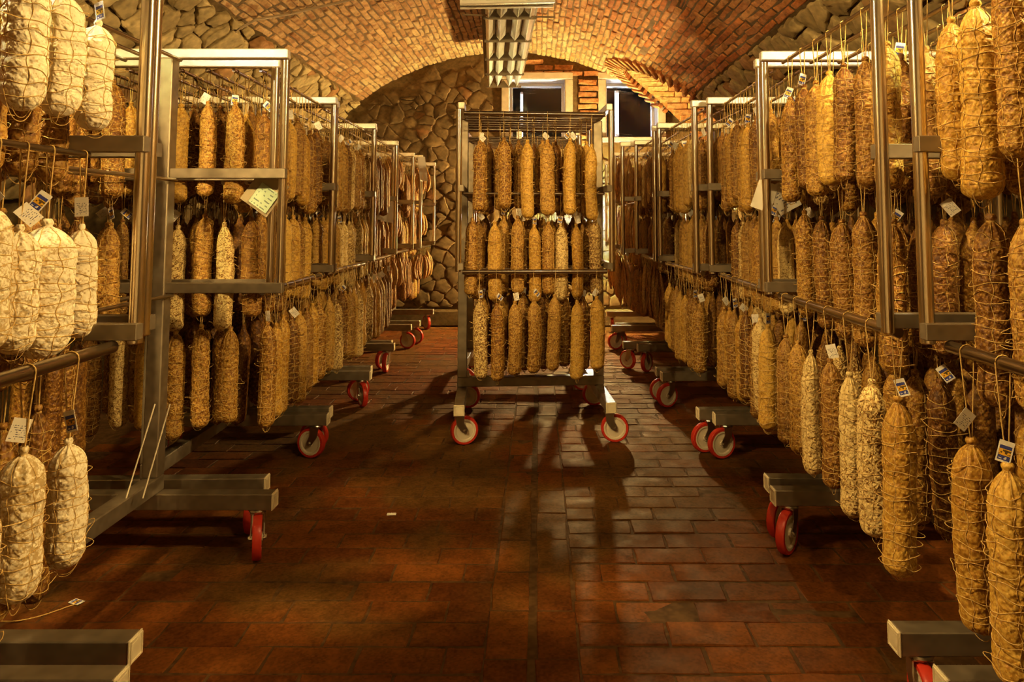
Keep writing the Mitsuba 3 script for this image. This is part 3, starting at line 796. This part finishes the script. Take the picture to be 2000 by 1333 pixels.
def salami_meshes(seed, L, R, nu, nv, net_n=4, seg=44, ring_step=1, loose=0.35):
    pos, rings, strands, g = salami_fn(seed, L, R)
    t = np.linspace(0, 1, nv)
    d = L * (0.5 - 0.5 * np.cos(math.pi * t)) * 0.35 + L * t * 0.65
    d[0] = 0.0005; d[-1] = L
    phi = np.arange(nu) * 2 * math.pi / nu
    PH, D = np.meshgrid(phi, d)
    v = pos(PH.ravel(), D.ravel())
    body = (v, grid_faces(nu, nv, True)[:, ::-1])
    if not net_n: return body, None
    net = []
    tr_ = 0.00095 if net_n >= 4 else 0.0013
    th = np.linspace(0, 2 * math.pi, seg, endpoint=False)
    for zr in rings[::ring_step]:
        wob = 0.004 * np.sin(2 * th + zr * 90) + g.uniform(0.001, 0.005) * np.sin(3 * th + g.uniform(0, 6)) + g.uniform(-0.006, 0.006) * np.cos(th + g.uniform(0, 6))
        out = np.full(seg, 0.0008)
        if g.random() < loose * 2.4:
            for _ in range(3):
                c = g.uniform(0, 6.28)
                w = np.maximum(0, np.cos(th - c)) ** 14
                out = out + g.uniform(0.004, 0.017) * w
                wob = wob + g.uniform(-0.010, 0.004) * w
        net.append(sweep(pos(th, np.clip(zr + wob, 0.03, L - 0.004), out), tr_, net_n, closed=True))
    ns = max(16, int(seg * 0.75))
    dd = np.linspace(0.02, L - 0.002, ns)
    for a in strands:
        net.append(sweep(pos(a + 0.09 * np.sin(dd * 100 + a * 7), dd, 0.0006), tr_ * 0.9, net_n))
    for _ in range(2 if loose > 0 else 0):      # slack loops under the end
        a = g.uniform(0, 6.28); s = np.linspace(-1, 1, 14)
        rr = R * 0.9 * s
        z = -(L + 0.004 + 0.016 * g.random()) * np.ones(14) + 0.055 * np.abs(s) ** 2.4
        net.append(sweep(np.stack([rr * math.cos(a) + 0, rr * math.sin(a) + 0, z], -1) + np.array([g.uniform(-0.008, 0.008), g.uniform(-0.008, 0.008), 0]), tr_, net_n))
    # knot windings
    kn = np.linspace(0, 4 * math.pi, 26)
    net.append(sweep(np.stack([0.0075 * np.cos(kn), 0.0075 * np.sin(kn), -0.016 - 0.004 * kn / 12], -1), 0.0017, net_n))
    return body, cat(net)

NEAR, MID, FAR, WHITE = [], [], [], []
L_REF, R_REF = 0.43, 0.0365
for k in range(7):
    NEAR.append(salami_meshes(900 + k, L_REF, R_REF, 56, 90, 4, 48))
for k in range(6):
    MID.append(salami_meshes(930 + k, L_REF, R_REF, 30, 46, 3, 26))
for k in range(4):
    FAR.append(salami_meshes(950 + k, L_REF, R_REF, 16, 24, 0))
for k in range(4):
    WHITE.append(salami_meshes(970 + k, 0.30, 0.048, 64, 80, 4, 52))
BS = ['salami_gold', 'salami_brown', 'salami_tan', 'salami_patchy', 'salami_white']
_cache = {}
def body_ply(lod, k, bsdf):
    key = (lod, k, bsdf)
    if key not in _cache:
        _cache[key] = PLY({'N': NEAR, 'M': MID, 'F': FAR, 'W': WHITE}[lod][k][0], bsdf, smooth=True)
    return _cache[key]
def net_ply(lod, k):
    key = (lod, k, 'net')
    if key not in _cache:
        _cache[key] = PLY({'N': NEAR, 'M': MID, 'W': WHITE}[lod][k][1], 'twine')
    return _cache[key]
def cord_mesh(s, rr, n, rad):
    a = np.linspace(math.pi, 0, 7 if n > 3 else 5)
    arc = np.stack([(rr + rad) * np.cos(a), 0 * a, (rr + rad) * np.sin(a)], -1)
    path = np.vstack([[[-0.002, 0, -s - 0.004]], [[-0.5 * rr - 0.002, 0.001, -s * 0.5]], arc, [[0.5 * rr + 0.002, -0.001, -s * 0.5]], [[0.002, 0, -s - 0.004]]])
    return sweep(path, rad, n)
def cord_ply(s, rr, lod):
    s = round(s / 0.012) * 0.012
    key = ('cord', s, rr, lod)
    if key not in _cache:
        n, rad = {'N': (6, 0.0017), 'W': (6, 0.0018), 'M': (4, 0.0017), 'F': (3, 0.0017)}[lod]
        _cache[key] = PLY(cord_mesh(s, rr, n, rad), 'twine', smooth=True if n > 3 else False)
    return _cache[key], s
def tag_mesh(w, h):
    v, f = box(-w / 2, w / 2, -0.0005, 0.0005, -h, 0.0)
    uv = np.stack([(v[:, 0] + w / 2) / w, (v[:, 2] + h) / h], -1)
    return v, f, uv
tv, tf, tuv = tag_mesh(0.028, 0.046)
tag_print_p = mikit.ply((tv, tf), 'tag_print', uv=tuv)
tag_slip_p = mikit.ply((tv * np.array([1.15, 1, 1.0]), tf), 'tag_slip', uv=tuv)

COUNT = [0]
stuff_parts, stuff_cords = [], []
def hang(rk, t, ri, yl, lod, bsdf, label, group, s=0.15, L=0.43, R=0.0365, tag=None, yaw=None, tilt=0.0, g=rng):
    """one salami on rail ri of tier t of rack rk at local yl"""
    M, Lr, _ = RACKS[rk]
    z, rr = tierz(t, ri, rk)
    cp, s = cord_ply(s, rr, lod)
    B = M @ tr(rail_x(t, ri), yl, z) @ rx(g.gauss(0, 0.012)) @ ry(g.gauss(0, 0.012) + tilt)
    k = thing('salami', label, 'salami', group)
    COUNT[0] += 1
    n = len({'N': NEAR, 'M': MID, 'F': FAR, 'W': WHITE}[lod])
    v = g.randrange(n)
    L0, R0 = (0.30, 0.048) if lod == 'W' else (L_REF, R_REF)
    S = B @ tr(0, 0, -s) @ rz(yaw if yaw is not None else g.uniform(0, 6.28)) @ sc(R / R0, R / R0, L / L0)
    add(k, 'casing', body_ply(lod, v, bsdf), S)
    if lod != 'F': add(k, 'netting', net_ply(lod, v), S)
    add(k, 'cord', cp, B)
    if tag:
        a = g.uniform(-0.9, 0.9)
        add(k, 'tag', tag_print_p if tag == 1 else tag_slip_p, B @ tr(0, -0.004, -s * g.uniform(0.62, 0.8)) @ rz(math.atan2(M[1, 0], M[0, 0]) * -1 + g.uniform(-0.7, 0.7)) @ ry(a),
            label='white tag printed in blue and yellow' if tag == 1 else 'white paper slip')
    return k
_fb = FAR
def fill(rk, t, ri, yl, g):
    M, Lr, _ = RACKS[rk]
    z, rr = tierz(t, ri, rk)
    s = g.uniform(0.12, 0.18)
    B = M @ tr(rail_x(t, ri), yl, z) @ rx(g.gauss(0, 0.015)) @ ry(g.gauss(0, 0.015))
    sz = g.uniform(0.9, 1.08)
    stuff_parts.append(moved(STUFFM[g.randrange(len(STUFFM))], B @ tr(0, 0, -s) @ rz(g.uniform(0, 6.28)) @ sc(g.uniform(0.88, 1.08), g.uniform(0.88, 1.08), sz)))
    stuff_parts_key.append(g.randrange(3))
    stuff_cords.append(moved(STUFFC, B @ sc(1, 1, s / 0.15)))
STUFFM = [salami_meshes(990 + k, L_REF, R_REF, 12, 15, 0)[0] for k in range(3)]
STUFFC = cord_mesh(0.15, 0.0085, 3, 0.0017)
stuff_parts_key = []

TIER = ('top', 'middle', 'bottom')
AISLE = {'R': 0, 'L': 7}
def wchoice(g, items):
    return g.choices([a for a, _ in items], [b for _, b in items])[0]
MIX = [('salami_gold', 5), ('salami_brown', 4), ('salami_tan', 2), ('salami_patchy', 1.6)]
def rackname(rk):
    if rk == 'C': return 'middle rack'
    return f"{ORD[int(rk[1]) - 1]} {'right' if rk[0] == 'R' else 'left'}-hand rack"

def front_row(rk, t, ys, lod, mixw=MIX, seed=0, railn=0, spec=None):
    g = random.Random(1000 * ord(rk[0]) + 100 * int(rk[1:] or 0) + 10 * t + railn + seed)
    ri = abs(AISLE[rk[0]] - railn) if rk != 'C' else railn
    for i, yl in enumerate(ys):
        b = wchoice(g, mixw)
        kw = dict(s=g.uniform(0.125, 0.175), L=g.uniform(0.395, 0.455), R=g.uniform(0.0335, 0.040), tag=wchoice(g, [(None, 6), (1, 2), (2, 1.5)]))
        if spec and i in spec:
            kw.update({a: c for a, c in spec[i].items() if a != 'b'}); b = spec[i].get('b', b)
        lb = f"{LOOK[b]} netted salami, {ORD[i]} from the near end, {'front' if railn == 0 else 'second'} rail, {TIER[t]} tier, {rackname(rk)}"
        hang(rk, t, ri, yl, lod, b, lb, f"salamis on the {TIER[t]} tier of the {rackname(rk)}", g=g, **kw)

def spread(n, lo, hi, seed, jit=0.012):
    g = random.Random(seed)
    return [lo + (hi - lo) * (i + 0.5) / n + g.uniform(-jit, jit) for i in range(n)]

# right row
def loc(rk, ys):                      # world y on the rail -> local y
    return [y - RX.get(rk, LX.get(rk, (0, 0, 0)))[1] for y in ys]
front_row('R1', 0, loc('R1', [1.53, 1.645, 1.745]), 'N', spec={0: dict(s=0.10, L=0.42, R=0.038, b='salami_gold', tag=None), 1: dict(s=0.13, L=0.47, R=0.046, b='salami_tan', tag=None), 2: dict(s=0.15, L=0.41, R=0.036, b='salami_tan', tag=None)})
front_row('R1', 1, loc('R1', [1.585, 1.70]), 'N', spec={0: dict(b='salami_gold', R=0.036), 1: dict(s=0.15, L=0.45, R=0.041, b='salami_brown', tag=None)})
front_row('R1', 2, loc('R1', [1.43, 1.556, 1.685]), 'N', spec={0: dict(s=0.15, L=0.42, R=0.037, b='salami_brown'), 1: dict(s=0.20, L=0.45, R=0.043, b='salami_tan', tag=1), 2: dict(s=0.195, L=0.435, R=0.041, b='salami_tan', tag=2)})
front_row('R1', 0, loc('R1', [1.45, 1.57, 1.68]), 'N', railn=1)
front_row('R1', 1, loc('R1', [1.45, 1.60, 1.725]), 'N', railn=1, spec={2: dict(b='salami_patchy', R=0.034, s=0.15, L=0.40, tag=None)})
front_row('R1', 2, loc('R1', [1.45, 1.57, 1.68]), 'N', railn=1)
front_row('R2', 0, loc('R2', [2.04, 2.18, 2.33, 2.45, 2.57, 2.70, 2.83]), 'N', mixw=[('salami_gold', 4), ('salami_tan', 2), ('salami_brown', 1)])
front_row('R2', 1, loc('R2', [2.13, 2.33, 2.51, 2.69, 2.85]), 'N', mixw=[('salami_gold', 3), ('salami_brown', 4), ('salami_patchy', 1)])
front_row('R2', 2, loc('R2', [1.975, 2.13, 2.285, 2.44, 2.60, 2.73, 2.86]), 'N', spec={0: dict(b='salami_tan', R=0.041, L=0.47, tag=1, s=0.17), 1: dict(b='salami_patchy', R=0.038, L=0.45), 2: dict(b='salami_patchy', R=0.035), 3: dict(b='salami_brown', R=0.036), 4: dict(b='salami_patchy', R=0.031), 5: dict(b='salami_gold', R=0.036), 6: dict(b='salami_brown', R=0.037)})
for t in range(3):
    front_row('R2', t, spread(7, -0.46, 0.46, 40 + t), 'M', railn=1)
for rk, lod in (('R3', 'M'), ('R4', 'M'), ('R5', 'F')):
    for t in range(3):
        if rk == 'R5' and t == 2: continue
        front_row(rk, t, spread(8, -0.46, 0.46, 70 + t + 10 * int(rk[1])), lod, seed=3)
for t in range(3):
    front_row('R3', t, spread(7, -0.46, 0.46, 60 + t), 'F', railn=1)
# left row
front_row('L1', 0, loc('L1', [1.45, 1.56, 1.695]), 'W', mixw=[('salami_white', 1)], spec={0: dict(s=0.10, L=0.33, R=0.044, tag=2), 1: dict(s=0.135, L=0.29, R=0.039, tag=None), 2: dict(s=0.165, L=0.268, R=0.042, tag=1)})
front_row('L1', 1, loc('L1', [1.455, 1.535, 1.617, 1.735]), 'W', mixw=[('salami_white', 1)], spec={0: dict(s=0.12, L=0.30, R=0.036), 1: dict(s=0.165, L=0.275, R=0.040, tag=2), 2: dict(s=0.155, L=0.31, R=0.053, tag=1), 3: dict(s=0.165, L=0.275, R=0.036, tag=2)})
front_row('L1', 2, loc('L1', [1.275, 1.36, 1.465, 1.60]), 'W', mixw=[('salami_white', 1)], spec={0: dict(s=0.17, L=0.33, R=0.035, tag=1), 2: dict(s=0.15, L=0.30, R=0.042, tag=2), 3: dict(s=0.165, L=0.275, R=0.038, tag=1), 1: dict(s=0.20, L=0.33, R=0.036, tag=None)})
for t in range(3):
    front_row('L1', t, loc('L1', [1.50, 1.61, 1.71]), 'N', railn=1, mixw=[('salami_brown', 1), ('salami_gold', 1)])
def near_end(rk, t, rails, yl, lod, spec=None, depth=1):
    g = random.Random(500 + t + 10 * int(rk[1]))
    for i, ri in enumerate(rails):
        for q in range(depth):
            b = wchoice(g, MIX); kw = dict(s=g.uniform(0.13, 0.18), L=g.uniform(0.40, 0.46), R=g.uniform(0.034, 0.040), tag=wchoice(g, [(None, 5), (1, 1), (2, 1)]))
            if spec and i in spec and q == 0:
                kw.update({a: c for a, c in spec[i].items() if a != 'b'}); b = spec[i].get('b', b)
            lb = f"{LOOK[b]} salami, {('first', 'second', 'third')[q]} on the {ORD[7 - ri]} rail from the aisle, {TIER[t]} tier, {rackname(rk)}"
            hang(rk, t, ri, yl + q * 0.13 + g.uniform(-0.02, 0.02), lod, b, lb, f"salamis on the {TIER[t]} tier of the {rackname(rk)}", g=g, **kw)
near_end('L3', 0, [6, 5, 4, 3, 2, 1], -0.44, 'N', {0: dict(b='salami_gold', R=0.039), 1: dict(b='salami_gold', R=0.036), 2: dict(b='salami_tan', R=0.038), 3: dict(b='salami_brown')}, depth=2)
near_end('L3', 1, [6, 5, 4, 3, 2, 1], -0.44, 'N', depth=1)
near_end('L3', 2, [6, 5, 4, 3, 2, 1], -0.44, 'N', {2: dict(b='salami_gold', s=0.17, L=0.46, R=0.041)}, depth=1)
near_end('L2', 0, [3, 2, 1], 0.20, 'N', {0: dict(b='salami_gold', L=0.44, R=0.038)})
near_end('L2', 1, [3, 2, 1], 0.20, 'N')
near_end('L2', 2, [2, 1], 0.18, 'N')
for rk, lod in (('L3', 'M'), ('L4', 'M'), ('L5', 'F')):
    for t in range(3):
        front_row(rk, t, spread(8, -0.46, 0.46, 170 + t + 10 * int(rk[1])), lod, seed=5)
# middle rack: rails run across the view; rail 7 is the one towards the viewer after the turn
CF = [[-0.335, -0.19, -0.045, 0.075, 0.215, 0.345], [-0.37, -0.24, -0.10, -0.005, 0.085, 0.16, 0.25, 0.37], [-0.33, -0.23, -0.12, -0.01, 0.12, 0.25, 0.365]]
def centre_row(t, railn, xs, lod, nm):
    g = random.Random(9000 + 10 * t + railn)
    for i, x in enumerate(xs):
        b = wchoice(g, [('salami_gold', 6), ('salami_tan', 2), ('salami_patchy', 1)])
        lb = f"{LOOK[b]} netted salami, {ORD[i]} along the {nm} rail, {TIER[t]} tier, middle rack in the aisle"
        hang('C', t, railn, -x if CSIGN < 0 else x, lod, b, lb, f"salamis on the {TIER[t]} tier of the middle rack", g=g, s=g.uniform(0.13, 0.19), L=g.uniform(0.42, 0.48), R=g.uniform(0.036, 0.043), tag=wchoice(g, [(1, 2), (2, 2), (None, 2)]))
CSIGN = -1     # local +y of the turned rack points to -x
FRONT = 0      # local -x of the turned rack faces the viewer (rz(90deg): -x -> -y)
for t in range(3):
    centre_row(t, FRONT, CF[t], 'M', 'front')
    centre_row(t, FRONT + 1, spread(6, -0.40, 0.40, 300 + t, 0.03), 'M', 'second')
# everything hanging further inside the racks
g = random.Random(77)
for rk in list(RX) + list(LX) + ['C', 'D']:
    for t in range(3):
        for ri in range(8):
            d = abs(ri - AISLE[rk[0]]) if rk not in 'CD' else ri
            if d == 0 and rk not in ('D', 'R6', 'R7', 'L6', 'L7', 'L1', 'L2', 'R1'): continue
            if rk in 'CD':
                if (rk == 'C' and d <= 1) or d > 5: continue
                for y in spread(5, -0.38, 0.38, 800 + t * 9 + ri, 0.03): fill(rk, t, ri, y, g)
                continue
            if d == 1 and rk in ('R1', 'R2', 'R3'): continue
            if rk in ('R6', 'R7', 'L6', 'L7') and d == 0: continue
            if d > (4 if rk[0] == 'R' else 6): continue
            if rk == 'L2' and d < 5: continue
            lo, hi = -0.46, 0.46
            if rk == 'L3': lo = -0.32
            if rk == 'L2': lo, hi = 0.08, 0.30
            if rk in ('R1', 'L1') and d == 0: lo, hi = -0.46, -0.06 if rk == 'L1' else 0.12
            if rk == 'L1' and d == 1: hi = 0.14
            n = max(2, round((hi - lo) / 0.12))
            for y in spread(n, lo, hi, 600 + t * 7 + ri * 3 + ord(rk[1]) * 11 + ord(rk[0]), 0.02): fill(rk, t, ri, y, g)
sk = numbered('salami_mass')
labels[sk] = {'label': 'many brown salamis hanging close together on the inner rails of the racks', 'category': 'salami', 'kind': 'stuff'}
for q, b in enumerate(('salami_gold', 'salami_brown', 'salami_brown')):
    pts = [m for m, kx in zip(stuff_parts, stuff_parts_key) if kx == q]
    add(sk, 'casing', PLY(cat(pts), b, smooth=True), kind='stuff')
add(sk, 'cord', PLY(cat(stuff_cords), 'twine'), kind='stuff')

# thin sausages at the far ends of both rows
def sausage_mesh(seed, L, r):
    g = np.random.default_rng(seed)
    t = np.linspace(0, 1, 16)
    bend = g.uniform(0.015, 0.05)
    path = np.stack([bend * np.sin(t * math.pi * 0.9) * g.choice([-1, 1]), g.uniform(-0.02, 0.02) * t, -L * t], -1)
    rad = r * (1 - 0.75 * np.abs(2 * t - 1) ** 7) * (1 + 0.10 * np.sin(t * 40 + seed))
    return sweep(path, rad, 10)
SA = [sausage_mesh(k, 0.40, 0.0135) for k in range(4)]
SB = [sausage_mesh(20 + k, 0.26, 0.021) for k in range(3)]
SAp = [PLY(m, 'sausage_dark', smooth=True) for m in SA]; SBp = [PLY(m, 'sausage_dark', smooth=True) for m in SB]
def sausages(rk, t, ys, plys, word, seed):
    g = random.Random(seed)
    M, Lr, _ = RACKS[rk]; ri = AISLE[rk[0]]
    z, rr = tierz(t, ri, rk)
    for i, y in enumerate(ys):
        s = g.uniform(0.05, 0.10)
        cp, s = cord_ply(s, rr, 'F')
        B = M @ tr(rail_x(t, ri), y, z)
        k = thing('sausage', f"{word} sausage, {ORD[i]} from the near end, front rail, {TIER[t]} tier, {rackname(rk)}", 'sausage', f"sausages on the {TIER[t]} tier of the {rackname(rk)}")
        add(k, 'casing', plys[g.randrange(len(plys))], B @ tr(0, 0, -s) @ rz(g.uniform(-0.5, 0.5) + (math.pi if g.random() < 0.3 else 0)))
        add(k, 'cord', cp, B)
for rk in ('R6', 'R7'):
    for t in range(3):
        sausages(rk, t, spread(13, -0.46, 0.46, 30 + t, 0.01), SAp, 'long thin', 10 * t + int(rk[1]))
sausages('R5', 2, spread(13, -0.46, 0.46, 39, 0.01), SAp, 'long thin', 77)
for rk in ('L6', 'L7'):
    for t in range(3):
        sausages(rk, t, spread(9, -0.46, 0.46, 50 + t, 0.012), SBp, 'short curved', 10 * t + int(rk[1]) + 3)

# ---------------------------------------------------------------- papers, cards, scraps
def sheet(name, label, cat_, w, h, bsdf, M, bend=0.01, n=8):
    u = np.linspace(-0.5, 0.5, n); v = np.linspace(0, 1, n)
    U, V = np.meshgrid(u, v)
    def surf(o): return np.stack([U * w, o + bend * np.cos(U * 5) * V + 0 * U, -V * h], -1).reshape(-1, 3)
    a, b = surf(0.0), surf(0.0006)
    f = grid_faces(n, n)
    k = thing(name, label, cat_)
    uv = np.stack([U.ravel() + 0.5, 1 - V.ravel()], -1)
    add(k, 'paper', mikit.ply(cat([(a, f), (b, f[:, ::-1])]), bsdf, uv=np.vstack([uv, uv])), M)
    return k
k = sheet('card_sleeve', 'clear sleeve holding a pale green card at a middle arm of the left row', 'card', 0.135, 0.155, 'sleeve', tr(-1.075, 2.93, 1.475) @ ry(0.62), 0.002)
add(k, 'card', mikit.ply(*[(lambda m: (m[0], m[1]))(tag_mesh(0.088, 0.095))], 'green_card', uv=tag_mesh(0.088, 0.095)[2]), tr(-1.075, 2.925, 1.475) @ ry(0.62) @ tr(0.012, 0, -0.048), label='pale green card')
k = sheet('card_sleeve', 'pair of white paper sheets hanging askew on an upright of the second right-hand rack', 'card', 0.10, 0.125, 'tag_slip', tr(0.985, 2.97, 1.45) @ ry(-0.5), 0.004)
add(k, 'sheet', mikit.ply(*[(lambda m: (m[0], m[1]))(tag_mesh(0.085, 0.12))], 'paper', uv=tag_mesh(0.085, 0.12)[2]), tr(0.955, 2.965, 1.455) @ ry(0.35))
sheet('paper_sheet', 'crumpled white sheets pinned at the middle arm of a far left-hand rack', 'paper', 0.16, 0.19, 'paper', tr(-1.33, 6.30, 1.475) @ ry(0.18) @ rz(0.4), 0.03)
sheet('paper_sheet', 'bright white sheet pinned to the last rack of the left row', 'paper', 0.085, 0.26, 'paper', tr(-1.25, 7.60, 1.97) @ ry(-0.12) @ rz(0.5), 0.01)
k = thing('fallen_tag', 'small pinkish tag with a curl of twine lying on the floor bricks', 'tag')
add(k, 'card', mikit.ply((tv, tf), 'tag_print', uv=tuv), tr(-1.55, 2.53, 0.004) @ rz(1.2) @ rx(math.pi / 2))
cc = np.linspace(0, 1, 30)
add(k, 'twine', PLY(sweep(np.stack([-1.56 - 0.36 * cc + 0.03 * np.sin(cc * 9), 2.52 - 0.22 * cc + 0.02 * np.sin(cc * 14), 0.004 + 0 * cc], -1), 0.0016, 5), 'twine'))
k = thing('paper_scrap', 'tiny white paper scrap on the floor in the shadow of the middle rack', 'paper')
add(k, 'scrap', PLY(box(-0.02, 0.02, -0.011, 0.011, 0.0, 0.002), 'paper'), tr(-0.65, 3.27, 0.002) @ rz(0.1))
for i, (xa, xb) in enumerate(((-1.462, -1.485), (-1.405, -1.425))):
    k = thing('thin_rod', ('thin pale rod leaning on the base beam, outer of two', 'thin pale rod leaning on the base beam, nearer the column')[i], 'rod')
    add(k, 'rod', PLY(tube((xb, 2.66, 0.30), (xa, 2.79, 0.60), 0.0028, 6), 'hub_cream'))
print('salami things:', COUNT[0], 'inner:', len(stuff_parts), 'entries:', len(scene))
